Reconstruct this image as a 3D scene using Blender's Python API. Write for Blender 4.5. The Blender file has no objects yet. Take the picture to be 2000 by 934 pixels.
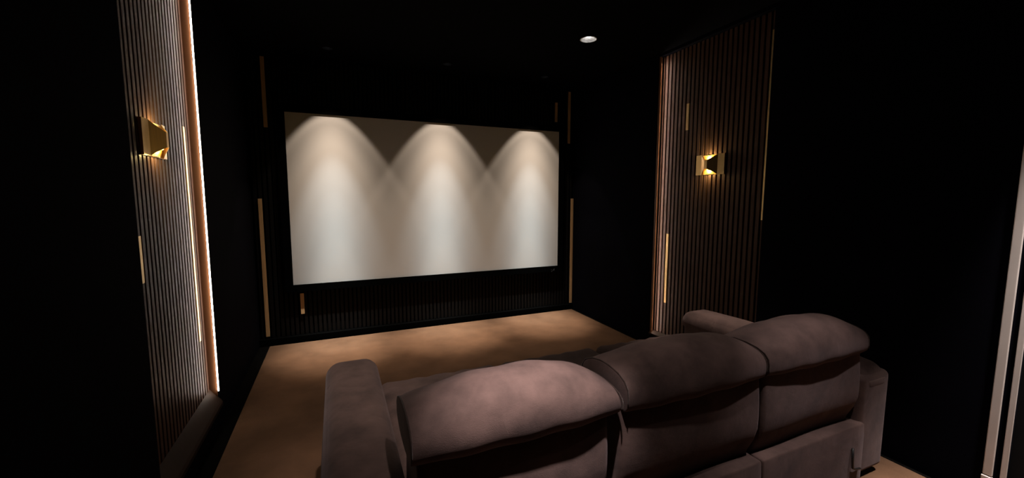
import bpy, bmesh, math, random
from mathutils import Vector, Matrix
C = bpy.context.scene
random.seed(4)

# ------------------------------------------------------------ camera, world, lights, exposure
F_PX, YAW, PITCH, ROLL, CAM_Z = 796.7, 0.4068, 0.1021, 0.0015, 1.6
cam_d = bpy.data.cameras.new('camera')
cam_d.sensor_fit = 'HORIZONTAL'
cam_d.sensor_width = 36.0
cam_d.lens = F_PX / 2000.0 * 36.0
cam_d.clip_start = 0.02
cam = bpy.data.objects.new('camera', cam_d)
C.collection.objects.link(cam)
fw = Vector((math.sin(YAW) * math.cos(PITCH), math.cos(YAW) * math.cos(PITCH), -math.sin(PITCH)))
rt = Vector((math.cos(YAW), -math.sin(YAW), 0))
up = rt.cross(fw)
r2 = rt * math.cos(ROLL) + up * math.sin(ROLL)
u2 = -rt * math.sin(ROLL) + up * math.cos(ROLL)
cam.matrix_world = Matrix(((r2.x, u2.x, -fw.x, 0), (r2.y, u2.y, -fw.y, 0), (r2.z, u2.z, -fw.z, CAM_Z), (0, 0, 0, 1)))
C.camera = cam

w = bpy.data.worlds.new('world')
C.world = w
w.use_nodes = True
w.node_tree.nodes['Background'].inputs[0].default_value = (0.3, 0.35, 0.6, 1)
w.node_tree.nodes['Background'].inputs[1].default_value = 0.002

C.view_settings.view_transform = 'Standard'
C.view_settings.look = 'None'
C.view_settings.gamma = 1.0
C.view_settings.use_curve_mapping = False
C.view_settings.exposure = 0.0

# room measures (metres)
D = 4.942
WL, WR = -0.805, 3.082
YB = -1.7
ZC = 3.05
CX = 1.184
LY0, LY1 = 2.296, 3.365     # left niche along y
RY0, RY1 = 2.170, 3.375     # right niche along y
NZ0, NZ1 = 0.121, 3.02      # niche bottom, top
SL, SR = WL - 0.060, WR + 0.042   # slat front planes


def lamp(name, kind, loc, power, col, size=0.0, blend=0.5, radius=0.02, aim=None):
    d = bpy.data.lights.new(name, kind)
    d.energy = power
    d.color = col
    d.shadow_soft_size = radius
    if kind == 'SPOT':
        d.spot_size = math.radians(size)
        d.spot_blend = blend
    o = bpy.data.objects.new(name, d)
    o.location = loc
    if aim is not None:
        o.rotation_euler = (Vector(aim) - Vector(loc)).to_track_quat('-Z', 'Y').to_euler()
    C.collection.objects.link(o)
    return o


SCREEN_SPOTS = [(CX - 1.2, 4.542), (CX, 4.542), (CX + 1.2, 4.542)]
REAR_SPOTS = [(0.62, 0.74), (2.08, 0.55)]
REAR_POWER = [(640, 25, 60, (0.62, 1.10, 0.85)), (160, 31, 20, (2.10, 1.08, 0.35))]
ADDED_MID_LIGHTS = [(0.24, 2.20), (2.56, 2.18)]  # unseen pair, added to brighten the seats and arms
DOOR_LIGHT = (2.94, 0.50)
FRONT_LIGHTS = [(2.20, 3.33), (0.17, 3.24)]
WARM = (1.0, 0.80, 0.62)
NEUTRAL = (0.82, 0.97, 1.0)
lamp('door_beam', 'SPOT', (*DOOR_LIGHT, ZC - 0.002), 900, (1.0, 0.90, 0.84), 36, 1.0, 0.03)
for x, y in SCREEN_SPOTS:
    tilt = (x, y + 0.0875, ZC - 1.0)
    for p, c, a, b in ((29, WARM, 65, 0.24), (42, WARM, 54, 0.6), (60, WARM, 46, 1.0), (185, (0.92, 0.96, 0.94), 36, 1.0),
                       (165, NEUTRAL, 24, 1.0), (140, NEUTRAL, 18, 1.0)):
        lamp('screen_beam', 'SPOT', (x, y, ZC - 0.002), p, c, a, b, 0.012, tilt)
    lamp('added_floor_wash', 'SPOT', (x, y, ZC - 0.002), 430, (1.0, 0.84, 0.68), 28, 1.0, 0.012, (x, 4.48, 0))  # extra beam added to brighten the carpet near the screen wall
for (x, y), p in zip(REAR_SPOTS, REAR_POWER):
    lamp('rear_beam', 'SPOT', (x, y, ZC - 0.002), p[0], (1.0, 0.87, 0.85), p[1], 1.0, 0.03, p[3])
    lamp('rear_beam', 'SPOT', (x, y, ZC - 0.002), p[2], (1.0, 0.86, 0.80), 84, 1.0, 0.03)  # wide fill added to lift the dim middle of the sofa
for (x, y), p, a in zip(FRONT_LIGHTS + ADDED_MID_LIGHTS, (3, 5, 125, 190), (76, 105, 40, 29)):
    lamp('front_beam', 'SPOT', (x, y, ZC - 0.002), p, (1.0, 0.84, 0.74), a, 1.0, 0.03)


# ------------------------------------------------------------ materials
def mat(name, base, rough=0.5, metal=0.0, spec=0.5, var=0.0, vscale=6.0, vstretch=(1, 1, 1), bump=0.0, bscale=200.0,
        sheen=0.0, sheen_tint=(1, 1, 1), emit=None, strength=0.0, wrinkle=0.0):
    m = bpy.data.materials.new(name)
    m.use_nodes = True
    nt = m.node_tree
    b = nt.nodes['Principled BSDF']
    b.inputs['Base Color'].default_value = (*base, 1)
    b.inputs['Roughness'].default_value = rough
    b.inputs['Metallic'].default_value = metal
    b.inputs['Specular IOR Level'].default_value = spec
    if sheen:
        b.inputs['Sheen Weight'].default_value = sheen
        b.inputs['Sheen Roughness'].default_value = 0.45
        b.inputs['Sheen Tint'].default_value = (*sheen_tint, 1)
    if emit:
        b.inputs['Emission Color'].default_value = (*emit, 1)
        b.inputs['Emission Strength'].default_value = strength
    tc = nt.nodes.new('ShaderNodeTexCoord')
    mp = nt.nodes.new('ShaderNodeMapping')
    mp.inputs['Scale'].default_value = vstretch
    nt.links.new(tc.outputs['Object'], mp.inputs['Vector'])
    if var:
        n = nt.nodes.new('ShaderNodeTexNoise')
        n.inputs['Scale'].default_value = vscale
        n.inputs['Detail'].default_value = 6
        n.inputs['Roughness'].default_value = 0.6
        nt.links.new(mp.outputs[0], n.inputs['Vector'])
        rp = nt.nodes.new('ShaderNodeValToRGB')
        rp.color_ramp.elements[0].position = 0.3
        rp.color_ramp.elements[1].position = 0.7
        rp.color_ramp.elements[0].color = (*[c * (1 - var) for c in base], 1)
        rp.color_ramp.elements[1].color = (*[min(1, c * (1 + var)) for c in base], 1)
        nt.links.new(n.outputs['Fac'], rp.inputs['Fac'])
        nt.links.new(rp.outputs['Color'], b.inputs['Base Color'])
    if bump:
        n2 = nt.nodes.new('ShaderNodeTexNoise')
        n2.inputs['Scale'].default_value = bscale
        n2.inputs['Detail'].default_value = 3
        nt.links.new(tc.outputs['Object'], n2.inputs['Vector'])
        bp = nt.nodes.new('ShaderNodeBump')
        bp.inputs['Strength'].default_value = bump
        bp.inputs['Distance'].default_value = 0.002
        nt.links.new(n2.outputs['Fac'], bp.inputs['Height'])
        nt.links.new(bp.outputs['Normal'], b.inputs['Normal'])
        if wrinkle:
            n3 = nt.nodes.new('ShaderNodeTexNoise')
            n3.inputs['Scale'].default_value = 5.0
            n3.inputs['Detail'].default_value = 4
            n3.inputs['Distortion'].default_value = 0.8
            nt.links.new(tc.outputs['Object'], n3.inputs['Vector'])
            bp2 = nt.nodes.new('ShaderNodeBump')
            bp2.inputs['Strength'].default_value = wrinkle
            bp2.inputs['Distance'].default_value = 0.02
            nt.links.new(n3.outputs['Fac'], bp2.inputs['Height'])
            nt.links.new(bp2.outputs['Normal'], bp.inputs['Normal'])
    return m


M = dict(
    wall=mat('black_wall_velvet', (0.0022, 0.0022, 0.0052), 0.95, spec=0.06, var=0.3, vscale=3, bump=0.3, bscale=300),
    ceiling=mat('black_ceiling_paint', (0.0015, 0.0015, 0.0022), 0.95, spec=0.05, var=0.2),
    floor=mat('dark_floor_board', (0.003, 0.0027, 0.0025), 0.95, spec=0.03, var=0.3, vscale=8),
    carpet=mat('brown_carpet', (0.140, 0.075, 0.043), 0.95, spec=0.1, var=0.22, vscale=3.5, bump=0.9, bscale=260, sheen=0.25,
               sheen_tint=(0.75, 0.55, 0.4)),
    slat=mat('dark_walnut_slat', (0.084, 0.046, 0.033), 0.45, spec=0.13, var=0.22, vscale=9, vstretch=(8, 8, 0.6)),
    black_slat=mat('black_slat', (0.004, 0.0034, 0.0034), 0.6, spec=0.2, var=0.3, vscale=9, vstretch=(8, 8, 0.6)),
    felt=mat('black_felt', (0.003, 0.003, 0.003), 0.95, spec=0.05, var=0.2),
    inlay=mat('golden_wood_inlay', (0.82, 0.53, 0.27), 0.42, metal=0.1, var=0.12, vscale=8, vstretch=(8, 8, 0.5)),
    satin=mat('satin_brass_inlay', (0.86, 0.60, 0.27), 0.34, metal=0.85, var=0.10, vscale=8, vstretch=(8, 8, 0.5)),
    led_hidden=mat('cove_led', (1, 1, 1), 0.5, emit=(1.0, 0.84, 0.70), strength=65.0, var=0.02),
    copper=mat('copper_brown_reveal', (0.135, 0.056, 0.022), 0.5, var=0.12, vscale=6, vstretch=(3, 3, 0.4)),
    sill=mat('dark_wood_sill', (0.034, 0.021, 0.016), 0.6, spec=0.08, var=0.2, vscale=8),
    screen=mat('matte_white_screen', (0.80, 0.78, 0.76), 0.9, spec=0.1, bump=0.15, bscale=500),
    frame=mat('black_velvet_frame', (0.0015, 0.0015, 0.0015), 0.95, spec=0.02, var=0.2),
    emblem=mat('grey_emblem', (0.06, 0.06, 0.062), 0.5, var=0.1),
    brass=mat('brushed_brass', (0.72, 0.50, 0.22), 0.33, metal=1.0, var=0.10, vscale=10, vstretch=(12, 12, 0.5)),
    gold=mat('gold_reflector', (0.95, 0.62, 0.16), 0.3, metal=0.6, var=0.08),
    bulb=mat('warm_bulb', (1, 0.8, 0.4), 0.4, emit=(1.0, 0.62, 0.15), strength=6.0, var=0.05),
    led=mat('white_led', (1, 1, 1), 0.5, emit=(1.0, 0.84, 0.70), strength=44.0, var=0.02),
    white=mat('white_reflector', (0.8, 0.78, 0.72), 0.35, var=0.04),
    chip=mat('led_chip', (1, 1, 1), 0.5, emit=(0.95, 0.95, 1.0), strength=10.0, var=0.02),
    black_metal=mat('black_metal', (0.002, 0.002, 0.002), 0.6, spec=0.15, var=0.2),
    fabric=mat('brown_microfibre', (0.080, 0.050, 0.043), 0.85, spec=0.2, var=0.42, vscale=6.5, bump=0.5, bscale=420, sheen=0.2,
               sheen_tint=(0.75, 0.62, 0.66), wrinkle=0.25),
    piping=mat('dark_seam', (0.035, 0.022, 0.018), 0.9, spec=0.1, var=0.2, sheen=0.2),
    trim=mat('beige_door_trim', (0.72, 0.64, 0.60), 0.5, var=0.06, vscale=5),
    door=mat('black_door_leaf', (0.004, 0.004, 0.005), 0.7, spec=0.2, var=0.2),
    plastic=mat('black_plastic', (0.008, 0.008, 0.008), 0.5, var=0.2),
)


# ------------------------------------------------------------ helpers
def link(name, bm, m, parent=None, smooth=False, bevel=0.0, subsurf=0):
    bmesh.ops.recalc_face_normals(bm, faces=bm.faces[:])
    me = bpy.data.meshes.new(name)
    bm.to_mesh(me)
    bm.free()
    if smooth:
        for p in me.polygons:
            p.use_smooth = True
    me.materials.append(m)
    o = bpy.data.objects.new(name, me)
    C.collection.objects.link(o)
    if parent:
        o.parent = parent
    if bevel:
        b = o.modifiers.new('bevel', 'BEVEL')
        b.width = bevel
        b.segments = 2
        b.limit_method = 'ANGLE'
    if subsurf:
        s = o.modifiers.new('subdivision', 'SUBSURF')
        s.levels = s.render_levels = subsurf
    return o


def box(bm, x0, x1, y0, y1, z0, z1):
    v = [bm.verts.new(c) for c in ((x0, y0, z0), (x1, y0, z0), (x1, y1, z0), (x0, y1, z0),
                                   (x0, y0, z1), (x1, y0, z1), (x1, y1, z1), (x0, y1, z1))]
    for f in ((0, 3, 2, 1), (4, 5, 6, 7), (0, 1, 5, 4), (1, 2, 6, 5), (2, 3, 7, 6), (3, 0, 4, 7)):
        bm.faces.new([v[i] for i in f])


def prism(bm, pts, axis, a, b):
    """closed outline pts (2D) extruded along axis from a to b"""
    def P(p, t):
        return {'x': (t, p[0], p[1]), 'y': (p[0], t, p[1]), 'z': (p[0], p[1], t)}[axis]
    A = [bm.verts.new(P(p, a)) for p in pts]
    B = [bm.verts.new(P(p, b)) for p in pts]
    n = len(pts)
    bm.faces.new(A)
    bm.faces.new(B[::-1])
    for i in range(n):
        j = (i + 1) % n
        bm.faces.new((A[i], A[j], B[j], B[i]))


def lathe(bm, prof, n=40, cx=0, cy=0):
    rings = []
    for r, z in prof:
        rings.append([bm.verts.new((cx + r * math.cos(2 * math.pi * k / n), cy + r * math.sin(2 * math.pi * k / n), z))
                      for k in range(n)])
    for a, b in zip(rings, rings[1:]):
        for k in range(n):
            j = (k + 1) % n
            bm.faces.new((a[k], a[j], b[j], b[k]))
    return rings


def rbox(bm, x0, x1, y0, y1, z0, z1, r, n=6, deform=None, bulge=(0, 0, 0)):
    """rounded, optionally bulging box"""
    c = Vector(((x0 + x1) / 2, (y0 + y1) / 2, (z0 + z1) / 2))
    h = Vector(((x1 - x0) / 2, (y1 - y0) / 2, (z1 - z0) / 2))
    rr = min(r, *h)
    lines = []
    for ax in range(3):
        k = rr / h[ax]
        a = []
        for i in range(n + 1):
            a.append(-1 + k * (1 - math.cos(0.5 * math.pi * i / n)) if i < n else -1 + k)
        mid = max(2, int(round(2 * (h[ax] - rr) / 0.06)))
        for i in range(1, mid):
            a.append((-1 + k) + (2 - 2 * k) * i / mid)
        a += [-t for t in a[:n + 1]][::-1]
        out = []
        for t in a:
            if not out or abs(t - out[-1]) > 1e-5:
                out.append(t)
        lines.append(out)
    cache = {}

    def vert(p):
        key = tuple(round(t, 5) for t in p)
        if key in cache:
            return cache[key]
        q = Vector((p[0] * h.x, p[1] * h.y, p[2] * h.z))
        inn = Vector([max(-(h[i] - rr), min(h[i] - rr, q[i])) for i in range(3)])
        d = q - inn
        if d.length > 1e-9:
            # square -> sphere mapping of the corner shell
            q = inn + d.normalized() * rr
        for i in range(3):
            if bulge[i]:
                o = [j for j in range(3) if j != i]
                q[i] += bulge[i] * p[i] * (1 - abs(p[o[0]]) ** 2.5) * (1 - abs(p[o[1]]) ** 2.5)
        q = q + c
        if deform:
            q = Vector(deform(q))
        cache[key] = bm.verts.new(q)
        return cache[key]
    for ax in range(3):
        o = [j for j in range(3) if j != ax]
        for s in (-1, 1):
            U, V = lines[o[0]], lines[o[1]]
            for i in range(len(U) - 1):
                for j in range(len(V) - 1):
                    f = []
                    for a, b in ((i, j), (i + 1, j), (i + 1, j + 1), (i, j + 1)):
                        p = [0, 0, 0]
                        p[ax] = s
                        p[o[0]] = U[a]
                        p[o[1]] = V[b]
                        f.append(vert(p))
                    if len(set(f)) == 4:
                        try:
                            bm.faces.new(f)
                        except ValueError:
                            pass


def tube(bm, pts, r, n=8):
    pts = [Vector(p) for p in pts]
    rings = []
    for i, p in enumerate(pts):
        t = (pts[min(i + 1, len(pts) - 1)] - pts[max(i - 1, 0)]).normalized()
        a = t.orthogonal().normalized() if i == 0 else (rings_n - t * rings_n.dot(t)).normalized()
        rings_n = a
        b = t.cross(a)
        rings.append([bm.verts.new(p + (a * math.cos(2 * math.pi * k / n) + b * math.sin(2 * math.pi * k / n)) * r)
                      for k in range(n)])
    for A, B in zip(rings, rings[1:]):
        for k in range(n):
            j = (k + 1) % n
            bm.faces.new((A[k], A[j], B[j], B[k]))
    bm.faces.new(rings[0][::-1])
    bm.faces.new(rings[-1])


def empty(name, loc, label, cat, group=None):
    o = bpy.data.objects.new(name, None)
    o.location = loc
    o.empty_display_size = 0.1
    C.collection.objects.link(o)
    o['label'] = label
    o['category'] = cat
    if group:
        o['group'] = group
    return o


def part(name, bm, m, root, smooth=False, bevel=0.0, subsurf=0, label=None):
    """mesh given in world coordinates, parented to root"""
    base = Vector((0, 0, 0))
    q = root
    while q:
        base += Vector(q.location)
        q = q.parent
    bmesh.ops.translate(bm, verts=bm.verts[:], vec=-base)
    o = link(name, bm, m, root, smooth, bevel, subsurf)
    if label:
        o['label'] = label
    return o


def struct(name, bm, m, bevel=0.0):
    o = link(name, bm, m, None, False, bevel)
    o['kind'] = 'structure'
    return o


# ------------------------------------------------------------ room shell
bm = bmesh.new(); box(bm, WL - 0.3, WR + 0.3, YB - 0.2, D + 0.3, -0.1, 0.0); struct('floor', bm, M['floor'])

HOLES = [(x, y, 0.045) for x, y in SCREEN_SPOTS] + [(x, y, 0.070) for x, y in REAR_SPOTS + FRONT_LIGHTS + ADDED_MID_LIGHTS + [DOOR_LIGHT]]
bm = bmesh.new()
oc = [bm.verts.new((x, y, ZC)) for x, y in ((WL - 0.3, YB - 0.2), (WR + 0.3, YB - 0.2), (WR + 0.3, D + 0.3), (WL - 0.3, D + 0.3))]
ed = [bm.edges.new((oc[i], oc[(i + 1) % 4])) for i in range(4)]
for x, y, r in HOLES:
    cv = [bm.verts.new((x + r * math.cos(2 * math.pi * k / 40), y + r * math.sin(2 * math.pi * k / 40), ZC)) for k in range(40)]
    ed += [bm.edges.new((cv[k], cv[(k + 1) % 40])) for k in range(40)]
bmesh.ops.triangle_fill(bm, use_beauty=True, use_dissolve=False, edges=ed, normal=(0, 0, -1))
struct('ceiling', bm, M['ceiling'])

bm = bmesh.new()
for y0, y1, z0, z1 in ((YB - 0.2, LY0, 0, ZC), (LY1, D + 0.1, 0, ZC), (LY0, LY1, 0, NZ0), (LY0, LY1, NZ1, ZC)):
    box(bm, WL - 0.11, WL, y0, y1, z0, z1)
box(bm, WL - 0.2, WL - 0.11, YB - 0.2, D + 0.1, 0, ZC)
struct('wall_left', bm, M['wall'])

DY0, DY1, DZ = -0.06, 0.79, 2.25      # door opening in the right wall
bm = bmesh.new()
for y0, y1, z0, z1 in ((YB - 0.2, DY0, 0, ZC), (DY0, DY1, DZ, ZC), (DY1, RY0, 0, ZC), (RY1, D + 0.1, 0, ZC), (RY0, RY1, 0, NZ0), (RY0, RY1, NZ1, ZC)):
    box(bm, WR, WR + 0.11, y0, y1, z0, z1)
box(bm, WR + 0.11, WR + 0.2, YB - 0.2, D + 0.1, 0, ZC)
struct('wall_right', bm, M['wall'])

bm = bmesh.new(); box(bm, WL - 0.2, WR + 0.2, D + 0.07, D + 0.25, 0, ZC); struct('wall_front', bm, M['wall'])
bm = bmesh.new(); box(bm, WL - 0.2, WR + 0.2, YB - 0.15, YB, 0, ZC); struct('wall_back', bm, M['wall'])
bm = bmesh.new(); box(bm, WL, WR, D - 0.012, D + 0.07, 0, 0.075); struct('baseboard_front', bm, M['frame'], 0.003)

# door with pale casing
bm = bmesh.new(); box(bm, WR + 0.035, WR + 0.075, DY0, DY1, 0.005, DZ)
door = struct('door_1', bm, M['door'])
bm = bmesh.new()
for y0, y1, z0, z1 in ((DY1 + 0.042, DY1 + 0.077, 0.16, DZ + 0.077), (DY0 - 0.077, DY0 - 0.042, 0.16, DZ + 0.077), (DY0 - 0.042, DY1 + 0.042, DZ + 0.042, DZ + 0.077)):
    box(bm, WR - 0.014, WR - 0.0005, y0, y1, z0, z1)
o = link('casing', bm, M['trim'], door, bevel=0.003); o['label'] = 'pale beige door casing'
bm = bmesh.new()
for y0, y1 in ((DY1 + 0.040, DY1 + 0.080), (DY0 - 0.080, DY0 - 0.040)):
    box(bm, WR - 0.018, WR - 0.0005, y0, y1, 0.0, 0.155)
o = link('plinth_block', bm, M['trim'], door, bevel=0.004)
bm = bmesh.new()
for y0, y1, z0, z1 in ((DY1 - 0.004, DY1 + 0.018, 0.0, DZ + 0.018), (DY0 - 0.018, DY0 + 0.004, 0.0, DZ + 0.018), (DY0, DY1, DZ - 0.004, DZ + 0.018)):
    box(bm, WR - 0.008, WR - 0.0005, y0, y1, z0, z1)
o = link('jamb_bead', bm, M['trim'], door, bevel=0.002); o['label'] = 'thin pale bead beside the door casing'
bm = bmesh.new()
lathe(bm, [(0.0005, 0.0), (0.022, 0.0), (0.022, 0.008), (0.010, 0.012), (0.010, 0.045), (0.024, 0.055), (0.024, 0.075), (0.0005, 0.082)], 24)
bmesh.ops.rotate(bm, verts=bm.verts[:], matrix=Matrix.Rotation(-math.pi / 2, 3, 'Y'))
bmesh.ops.translate(bm, verts=bm.verts[:], vec=(WR + 0.035, DY0 + 0.07, 1.0))
link('door_knob', bm, M['black_metal'], door, True)

# ------------------------------------------------------------ slatted panels
PITCH_S, SW, ST = 0.0480, 0.032, 0.016


def slat_outline(c, front, sgn, w=SW, t=ST, ch=0.002):
    """plan outline (along, depth) of one slat; sgn = direction from the front face into the wall"""
    a, b = c - w / 2, c + w / 2
    return [(a, front + sgn * t), (a, front + sgn * ch), (a + ch, front), (b - ch, front), (b, front + sgn * ch), (b, front + sgn * t)]


def side_panel(name, label, front, sgn, y0, y1, inlays, centres):
    """panel set in a niche of a side wall. sgn -1: left wall, +1: right wall"""
    wall = WL if sgn < 0 else WR
    root = empty(name, (front, (y0 + y1) / 2, NZ0), label, 'wall panel', 'slatted niche panels on the side walls')
    bm = bmesh.new()
    box(bm, *sorted((front + sgn * ST, front + sgn * (ST + 0.012))), y0 + 0.002, y1 - 0.002, NZ0 + 0.002, NZ1 - 0.002)
    part('backing_board', bm, M['felt'], root)
    bm = bmesh.new()
    for c in centres:
        pl = slat_outline(c, front, sgn)
        cut = sorted((z0, z1) for (k, z0, z1) in inlays if abs(k - c) < PITCH_S * 0.5)
        z = NZ0 + 0.03
        for z0, z1 in cut:
            if z0 > z + 0.01:
                prism(bm, [(d, a) for a, d in pl], 'z', z, z0)
            z = z1
        if NZ1 - 0.003 > z + 0.01:
            prism(bm, [(d, a) for a, d in pl], 'z', z, NZ1 - 0.003)
    part('slats', bm, M['slat'], root)
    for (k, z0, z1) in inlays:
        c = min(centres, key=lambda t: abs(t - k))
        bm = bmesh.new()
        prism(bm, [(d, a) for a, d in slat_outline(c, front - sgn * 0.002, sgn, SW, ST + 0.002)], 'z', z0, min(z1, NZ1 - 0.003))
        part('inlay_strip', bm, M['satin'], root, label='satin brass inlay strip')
    return root


Lc = [LY1 - 0.028 - PITCH_S * i for i in range(22)]
Lc = [c for c in Lc if c - SW / 2 > LY0]
pl = side_panel('slatted_panel', 'brown slatted panel left of the screen, beside the bright white light line', SL, -1, LY0, LY1,
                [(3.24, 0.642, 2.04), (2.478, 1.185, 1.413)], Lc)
bm = bmesh.new()
box(bm, SL - 0.02, WL - 0.0145, LY1 - 0.012, LY1 - 0.0005, 0.20, NZ1 - 0.002)
part('reveal_board', bm, M['copper'], pl, label='copper brown reveal board')
bm = bmesh.new()
prism(bm, [(WL - 0.10, NZ0 + 0.001), (WL + 0.012, NZ0 + 0.001), (WL + 0.012, NZ0 + 0.028), (WL + 0.004, NZ0 + 0.045), (SL + 0.0008, 0.255), (SL + 0.0008, NZ0 + 0.028), (WL - 0.10, NZ0 + 0.028)], 'y', LY0 + 0.002, LY1 - 0.0008)
part('sill', bm, M['sill'], pl, bevel=0.002, label='sloping dark wood sill')

Rc = [RY1 - 0.026 - PITCH_S * i for i in range(25)]
Rc = [c for c in Rc if c - SW / 2 > RY0 - 0.001]
pr = side_panel('slatted_panel', 'dark slatted panel right of the screen, behind the far sofa arm', SR, 1, RY0, RY1,
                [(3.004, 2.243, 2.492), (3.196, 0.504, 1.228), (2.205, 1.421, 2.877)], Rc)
bm = bmesh.new()
prism(bm, [(WR + 0.018, RY1 - 0.028), (WR + 0.018, RY1 - 0.032), (WR - 0.012, RY1 - 0.032), (WR - 0.012, RY1 - 0.051), (WR - 0.0155, RY1 - 0.051), (WR - 0.0155, RY1 - 0.028)], 'z', NZ0 + 0.03, NZ1 - 0.01)
part('reveal_board', bm, M['copper'], pr, label='narrow copper brown edge lip')
bm = bmesh.new()
prism(bm, [(WR + 0.10, NZ0 + 0.001), (WR - 0.010, NZ0 + 0.001), (WR - 0.010, NZ0 + 0.022), (SR - 0.0008, NZ0 + 0.05), (SR - 0.0008, NZ0 + 0.028), (WR + 0.10, NZ0 + 0.028)], 'y', RY0 + 0.002, RY1 - 0.0008)
part('sill', bm, M['sill'], pr, bevel=0.002)
bm = bmesh.new()
box(bm, WR + 0.0182, SR - 0.002, RY1 - 0.032, RY1 - 0.028, NZ0 + 0.05, NZ1 - 0.01)
part('reveal_backing', bm, M['felt'], pr)

# LED lines
led = empty('led_strip_light', (WL - 0.006, LY1 - 0.006, 0.24), 'tall bright white light line on the edge of the left niche', 'light strip', 'light lines in the wall niches')
bm = bmesh.new(); box(bm, WL - 0.014, WL - 0.0008, LY1 - 0.0125, LY1 - 0.0008, 0.235, NZ1 - 0.004)
part('aluminium_profile', bm, M['black_metal'], led)
bm = bmesh.new(); box(bm, WL - 0.0095, WL - 0.003, LY1 - 0.0185, LY1 - 0.0125, 0.237, NZ1 - 0.006)
part('diffuser', bm, M['led'], led)
led = empty('led_strip_light', (WR - 0.009, RY1 - 0.036, 0.16), 'concealed light line behind the copper edge of the right niche', 'light strip', 'light lines in the wall niches')
bm = bmesh.new(); box(bm, WR - 0.0118, WR - 0.0045, RY1 - 0.036, RY1 - 0.0325, 0.16, NZ1 - 0.06)
part('aluminium_profile', bm, M['black_metal'], led)
bm = bmesh.new(); box(bm, WR - 0.0115, WR - 0.0060, RY1 - 0.039, RY1 - 0.036, 0.162, NZ1 - 0.062)
part('diffuser', bm, M['led_hidden'], led)

# slatted feature wall behind the screen
FY = D + 0.030
front = empty('slatted_feature_wall', (CX, FY, 0.076), 'black slatted wall behind the projection screen with slim golden strips', 'wall panel')
bm = bmesh.new(); box(bm, WL + 0.002, WR - 0.002, FY + ST, D + 0.068, 0.077, ZC - 0.004); part('backing_board', bm, M['felt'], front)
n = int((WR - WL - 0.02) / 0.0465)
off = (WR - WL - n * 0.0465) / 2
Fc = [WL + off + 0.0465 * (i + 0.5) for i in range(n)]
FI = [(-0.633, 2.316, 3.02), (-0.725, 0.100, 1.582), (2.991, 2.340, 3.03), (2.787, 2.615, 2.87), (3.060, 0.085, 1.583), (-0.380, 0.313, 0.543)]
bm = bmesh.new()
for c in Fc:
    prism(bm, slat_outline(c, FY, 1, 0.030), 'z', 0.077, ZC - 0.004)
part('slats', bm, M['black_slat'], front)
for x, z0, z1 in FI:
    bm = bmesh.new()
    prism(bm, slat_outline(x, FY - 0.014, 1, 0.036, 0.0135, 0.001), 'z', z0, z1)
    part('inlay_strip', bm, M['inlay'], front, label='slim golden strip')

# ------------------------------------------------------------ projection screen
XL0, XR0, ZT, ZB = -0.456, 2.823, 2.484, 0.647
scr = empty('projection_screen', (CX, D, ZB - 0.07), 'wide white projection screen lit by three overlapping pools of light', 'screen')
bm = bmesh.new()
box(bm, XL0, XR0, D, D + 0.006, ZB, ZT)
part('screen_surface', bm, M['screen'], scr, label='matte white screen surface')
bm = bmesh.new()
for x0, x1, z0, z1 in ((XL0 - 0.075, XR0 + 0.075, ZT, ZT + 0.075), (XL0 - 0.075, XR0 + 0.075, ZB - 0.075, ZB), (XL0 - 0.075, XL0, ZB, ZT), (XR0, XR0 + 0.075, ZB, ZT)):
    box(bm, x0, x1, D - 0.016, D + 0.0295, z0, z1)
part('frame', bm, M['frame'], scr)
bm = bmesh.new()
ex, ez, ey = 2.735, 0.592, D - 0.0175
tube(bm, [(ex - 0.020 + 0.03 * t, ey, ez + 0.006 * math.sin(6.3 * t) - 0.004 * t) for t in [i / 12 for i in range(13)]], 0.0018, 6)
tube(bm, [(ex + 0.020 + 0.007 * math.cos(a), ey, ez + 0.007 * math.sin(a)) for a in [i * 0.45 for i in range(15)]], 0.0018, 6)
tube(bm, [(ex + 0.027, ey, ez - 0.007), (ex + 0.027, ey, ez + 0.018)], 0.0018, 6)
tube(bm, [(ex - 0.018, ey, ez - 0.020), (ex - 0.002, ey, ez - 0.020)], 0.0014, 6)
part('emblem', bm, M['emblem'], scr, True, label='tiny grey emblem')

# ------------------------------------------------------------ carpet
bm = bmesh.new()
rbox(bm, -0.703, 3.028, YB + 0.1, 4.883, 0.001, 0.016, 0.006, 3)
cp = link('carpet', bm, M['carpet'], None, True)
cp['label'] = 'brown plush carpet covering the floor between screen and sofa'
cp['category'] = 'carpet'


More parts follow.
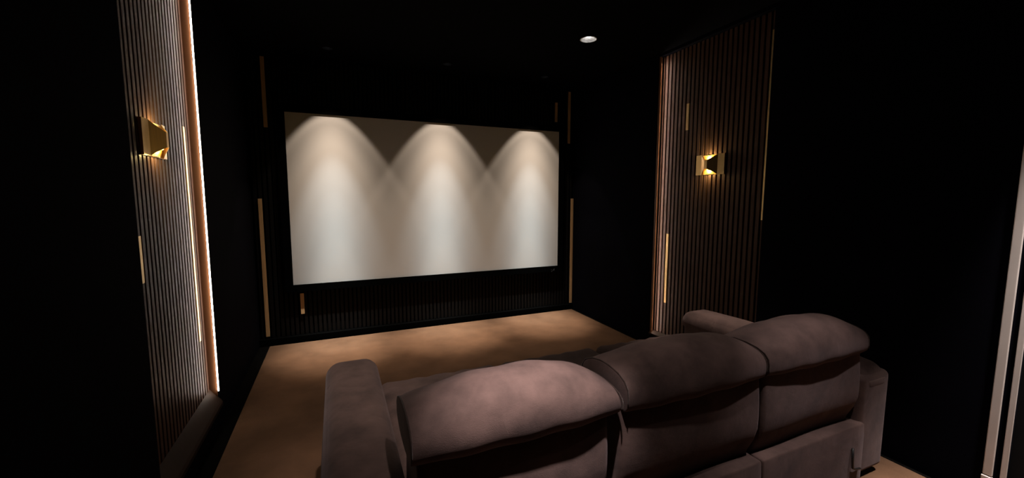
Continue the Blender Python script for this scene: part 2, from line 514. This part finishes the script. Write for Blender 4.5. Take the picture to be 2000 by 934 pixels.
# ------------------------------------------------------------ brass wall sconces
def sconce(label, front, sgn):
    cy, cz = 2.715, 1.895
    root = empty('wall_sconce', (front, cy, cz), label, 'wall lamp', 'brass wall lamps on the slatted panels')
    s = -sgn                                           # out of the wall
    X = lambda d: front + s * d
    bm = bmesh.new(); box(bm, *sorted((X(0.0008), X(0.007))), cy - 0.150, cy + 0.150, cz - 0.090, cz + 0.090)
    part('back_plate', bm, M['brass'], root, bevel=0.0015)
    # folded shade: flat wings, pinched ridge in the middle
    prof = [(-0.150, 0.0075, 0.090), (-0.150, 0.016, 0.090), (-0.086, 0.021, 0.090)]
    for i in range(1, 9):
        t = i / 8
        prof.append((-0.086 + 0.072 * t, 0.021 + 0.047 * t, 0.090 - 0.050 * (t ** 0.85)))
    prof += [(-a, d, h) for a, d, h in prof[::-1]]
    bm = bmesh.new()
    lo = [bm.verts.new((X(d), cy + a, cz - h)) for a, d, h in prof]
    hi = [bm.verts.new((X(d), cy + a, cz + h)) for a, d, h in prof]
    for i in range(len(prof) - 1):
        bm.faces.new((lo[i], lo[i + 1], hi[i + 1], hi[i]))
    sh = part('shade', bm, M['brass'], root)
    so = sh.modifiers.new('thickness', 'SOLIDIFY'); so.thickness = 0.0025; so.offset = 0
    # curved golden reflectors behind the ridge
    for q in (1, -1):
        bm = bmesh.new()
        rows = []
        for i in range(13):
            a = -0.080 + 0.160 * i / 12
            row = []
            for j in range(7):
                t = j / 6
                d = 0.009 + 0.030 * t * (1 - (a / 0.082) ** 2)
                z = 0.088 - 0.055 * (t ** 1.4) * (1 - (a / 0.085) ** 2)
                row.append(bm.verts.new((X(d), cy + a, cz + q * z)))
            rows.append(row)
        for r0, r1 in zip(rows, rows[1:]):
            for j in range(6):
                bm.faces.new((r0[j], r0[j + 1], r1[j + 1], r1[j]))
        g = part('reflector', bm, M['gold'], root, True, label='curved golden reflector')
        so = g.modifiers.new('thickness', 'SOLIDIFY'); so.thickness = 0.001
        bm = bmesh.new()
        bmesh.ops.create_uvsphere(bm, u_segments=16, v_segments=10, radius=0.006)
        bmesh.ops.translate(bm, verts=bm.verts[:], vec=(X(0.044), cy, cz + q * 0.046))
        part('bulb', bm, M['bulb'], root, True, label='small glowing amber bulb')
        lamp('sconce_glow', 'POINT', (X(0.040), cy, cz + q * 0.072), 1.3, (1.0, 0.72, 0.28), radius=0.008)
    return root


sconce('brass folded wall lamp glowing on the left slatted panel', SL, -1)
sconce('brass folded wall lamp glowing on the right slatted panel', SR, 1)


# ------------------------------------------------------------ ceiling lights
def downlight(x, y, label, group, white):
    r = 0.070 if white else 0.045
    root = empty('ceiling_downlight' if white else 'recessed_spotlight', (x, y, ZC), label, 'ceiling light', group)
    bm = bmesh.new()
    lathe(bm, [(r - 0.0005, ZC + 0.0), (r - 0.0005, ZC - 0.003), (r + 0.007, ZC - 0.003), (r + 0.007, ZC - 0.0005)], 48, x, y)
    part('trim_ring', bm, M['black_metal'] if not white else M['white'], root, True)
    dep = 0.028 if white else 0.07
    ri = 0.030 if white else 0.02
    bm = bmesh.new()
    lathe(bm, [(r - 0.001, ZC + 0.0005), (r * 0.85 + ri * 0.15, ZC + dep * 0.4), (ri, ZC + dep), (ri, ZC + dep + 0.03), (r, ZC + dep + 0.03), (r, ZC + 0.001)], 48, x, y)
    part('reflector', bm, M['white'] if white else M['black_metal'], root, True)
    bm = bmesh.new()
    lathe(bm, [(0.0005, ZC + dep - 0.002), (ri * 0.95, ZC + dep), (ri * 0.95, ZC + dep + 0.01), (0.0005, ZC + dep + 0.01)], 32, x, y)
    part('lens', bm, M['chip'], root, True, label='glowing lens')


downlight(*FRONT_LIGHTS[0], 'round white downlight glowing in the black ceiling, right of the screen', 'white ceiling downlights', True)
downlight(*FRONT_LIGHTS[1], 'white ceiling downlight above the carpet near the left slatted panel', 'white ceiling downlights', True)
for (x, y), t in zip(SCREEN_SPOTS, ('left', 'middle', 'right')):
    downlight(x, y, 'black recessed spotlight above the %s pool of light on the screen' % t, 'spotlights above the screen', False)
downlight(*REAR_SPOTS[0], 'ceiling downlight behind the sofa, over its left seat', 'white ceiling downlights', True)
downlight(*REAR_SPOTS[1], 'ceiling downlight behind the sofa, over its right seat', 'white ceiling downlights', True)

downlight(*DOOR_LIGHT, 'ceiling downlight close to the right wall, over the pale door casing', 'white ceiling downlights', True)
downlight(*ADDED_MID_LIGHTS[0], 'unseen ceiling downlight added above the seats, near the left sofa arm', 'white ceiling downlights', True)
downlight(*ADDED_MID_LIGHTS[1], 'unseen ceiling downlight added above the seats, near the right sofa arm', 'white ceiling downlights', True)

# ------------------------------------------------------------ sofa
AX0, AX1 = -0.090, 0.190
BX0, BX1 = 2.590, 2.870
Z0 = 0.016
sofa = empty('sofa', (1.39, 1.9, Z0), 'three-seat brown reclining sofa with puffy headrests, seen from behind', 'sofa')
FB = M['fabric']

bm = bmesh.new()
rbox(bm, 0.195, 2.585, 1.30, 2.46, Z0 + 0.035, 0.30, 0.02, 3)
part('base', bm, FB, sofa, True)
for x in (0.05, 1.39, 2.73):
    for y in (1.32, 2.38):
        bm = bmesh.new()
        lathe(bm, [(0.0005, Z0 + 0.0005), (0.022, Z0 + 0.0005), (0.026, Z0 + 0.034), (0.0005, Z0 + 0.034)], 20, x, y)
        part('foot', bm, M['plastic'], sofa, True)

SEATS = [(0.190, 0.985), (0.988, 1.788), (1.791, 2.588)]
for i, (x0, x1) in enumerate(SEATS):
    # seat cushion with stitched channels
    def seat_def(q, x0=x0, x1=x1):
        x, y, z = q
        ch = abs(math.sin(math.pi * 5 * (x - x0) / (x1 - x0))) ** 0.5
        if y > 2.3:
            y += 0.018 * (ch - 1)
        if z > 0.40:
            z += 0.012 * (ch - 1)
        return x, y, z
    bm = bmesh.new(); rbox(bm, x0 + 0.004, x1 - 0.004, 1.50, 2.585, 0.302, 0.455, 0.06, 5, seat_def)
    bmesh.ops.subdivide_edges(bm, edges=[e for e in bm.edges if abs(e.verts[0].co.x - e.verts[1].co.x) > 0.02], cuts=2)
    part('seat_cushion', bm, FB, sofa, True)

    # backrest
    bx0 = x0 + (0.012 if i == 0 else 0.001)
    bx1 = x1 - (0.052 if i == 0 else 0.001)

    def back_def(q):
        x, y, z = q
        t = (z - 0.1) / 0.7
        if y < 1.35:
            y += 0.050 * max(0, min(1, (0.52 - z) / 0.16)) ** 1.5 - 0.012 * math.sin(math.pi * max(0, min(1, (z - 0.40) / 0.36))) + 0.004 * math.sin(9 * x)
        else:
            y += 0.10 * (1 - t) - 0.05
        return x, y, z
    bm = bmesh.new(); rbox(bm, bx0, bx1, 1.214, 1.500, 0.305, 0.800, 0.028, 4, back_def)
    part('backrest', bm, FB, sofa, True)

    # rear skirt
    def skirt_def(q):
        x, y, z = q
        if z > 0.3 and y < 1.22:
            y += 0.004
        return x, y, z
    bm = bmesh.new(); rbox(bm, bx0, bx1 if i < 2 else x1 + 0.030, 1.178, 1.290, Z0 + 0.03, 0.372, 0.012, 3, skirt_def)
    part('rear_skirt', bm, FB, sofa, True)

    # headrest: lofted pillow, pinched at both ends
    mid = [(1.215, .762), (1.185, .768), (1.168, .800), (1.166, .850), (1.178, .900), (1.208, .945), (1.255, .975), (1.315, .986), (1.375, .975), (1.435, .945), (1.485, .900), (1.512, .850), (1.512, .800), (1.480, .765), (1.400, .750), (1.300, .752)]
    end = [(1.225, .768), (1.200, .772), (1.188, .795), (1.188, .830), (1.193, .858), (1.212, .880), (1.250, .896), (1.310, .905), (1.370, .905), (1.430, .894), (1.480, .872), (1.505, .842), (1.505, .805), (1.475, .775), (1.400, .760), (1.300, .760)]
    bm = bmesh.new()
    rings = []
    N = 28
    hx0, hx1 = x0 - (0.010 if i == 0 else -0.006), x1 + (-0.012, -0.004, 0.012)[i]
    for k in range(N + 1):
        u = k / N
        u = 0.5 - 0.5 * math.cos(math.pi * u)
        f = 1 - abs(2 * u - 1) ** 2.6
        ring = []
        for gi, (a, b) in enumerate(zip(mid, end)):
            low = 0.034 if (i == 0 and k > N / 2) else 0.0
            hi = 0.014 if (i == 1 and k < N / 2) else 0.0
            b = (b[0] + (0.012 if low and b[0] < 1.25 else 0), b[1] + (hi - low) * max(0, b[1] - 0.775) / 0.12)
            y = b[0] + (a[0] - b[0]) * f
            z = b[1] + (a[1] - b[1]) * f
            z += 0.004 * math.sin(23 * u + 5 * y + i) * f
            if 2 < gi < 13 and 1 <= min(k, N - k) <= 9:
                z += (0.0045 if gi % 2 else -0.0035) * math.exp(-((min(k, N - k) - 4) / 2.2) ** 2) * (1 if (gi * 7 + i * 3) % 5 else 0.2)
            ring.append(bm.verts.new((hx0 + (hx1 - hx0) * u, y, z)))
        rings.append(ring)
    nn = len(mid)
    for A, B in zip(rings, rings[1:]):
        for j in range(nn):
            jj = (j + 1) % nn
            bm.faces.new((A[j], A[jj], B[jj], B[j]))
    for ring, sx in ((rings[0], -1), (rings[-1], 1)):
        cen = sum((v.co for v in ring), Vector()) / nn
        prev = ring
        for sc, dx in ((0.93, 0.004), (0.55, 0.010)):
            cur = [bm.verts.new((v.co.x + sx * dx * 0.5, cen.y + (v.co.y - cen.y) * sc, cen.z + (v.co.z - cen.z) * sc)) for v in ring]
            for j in range(nn):
                jj = (j + 1) % nn
                bm.faces.new((prev[j], prev[jj], cur[jj], cur[j]))
            prev = cur
        bm.faces.new(prev)
    hr = part('headrest', bm, FB, sofa, True, subsurf=2)
    for x_, sx in ((hx0, 1), (hx1, -1)):
        bm = bmesh.new()
        dz = -0.034 if (i == 0 and sx < 0) else (0.014 if (i == 1 and sx > 0) else 0)
        loop = [(p, q + dz * max(0, q - 0.775) / 0.12) for p, q in end[2:14]]
        pts = []
        for a, b in zip(loop, loop[1:]):
            for t in (0, 0.5):
                pts.append((x_ + sx * 0.002, a[0] + (b[0] - a[0]) * t, a[1] + (b[1] - a[1]) * t + 0.0005))
        tube(bm, pts, 0.0028, 6)
        part('piping', bm, M['piping'], hr, True)

# armrests
for x0, x1, outer in ((AX0, AX1, -1), (BX0, BX1, 1)):
    bm = bmesh.new()
    rbox(bm, x0 + 0.004, x1 - 0.004, 1.195, 2.455, Z0 + 0.033, 0.628, 0.035, 5, bulge=(0.006, 0.0, 0))
    arm = part('armrest', bm, FB, sofa, True)

    def pad_def(q, x0=x0, x1=x1):
        x, y, z = q
        t = (y - 1.19) / 1.29
        if z > 0.60:
            z += 0.012 * math.sin(math.pi * min(1, max(0, t))) - 0.020 * max(0, 1 - (y - 1.19) / 0.10) * 1.0
        return x, y, z
    bm = bmesh.new()
    rbox(bm, x0, x1, 1.192, 2.500, 0.500, 0.664, 0.080, 8, pad_def, bulge=(0, 0, 0.010))
    pad = part('arm_pad', bm, FB, arm, True)
    ys = 2.17
    pts = []
    for q in range(21):
        t = -1 + 2 * q / 20
        xx = (x0 + x1) / 2 + 0.137 * t
        edge = max(0, abs(xx - (x0 + x1) / 2) - 0.060)
        pts.append((xx, ys + 0.012 * (1 - t * t), 0.584 + math.sqrt(max(0, 0.08 ** 2 - edge ** 2)) + 0.012 * math.sin(math.pi * 0.85) + 0.010 * (1 - abs(t) ** 2.5) * 0.8))
    bm = bmesh.new(); tube(bm, pts, 0.0016, 6)
    part('pad_seam', bm, M['piping'], arm, True)
    bm = bmesh.new()
    tube(bm, [(x0 + 0.045 + (x1 - x0 - 0.09) * t, 1.2035, 0.600 + 0.006 * math.sin(math.pi * t)) for t in [i / 10 for i in range(11)]], 0.003, 6)
    part('piping', bm, M['piping'], arm, True)

# cable strap hanging at the skirt's right corner
bm = bmesh.new()
tube(bm, [(2.50, 1.171, 0.26), (2.497, 1.166, 0.20), (2.503, 1.166, 0.15), (2.53, 1.167, 0.135), (2.58, 1.169, 0.125)], 0.006, 8)
part('recliner_cable', bm, M['plastic'], sofa, True, label='short black cable')
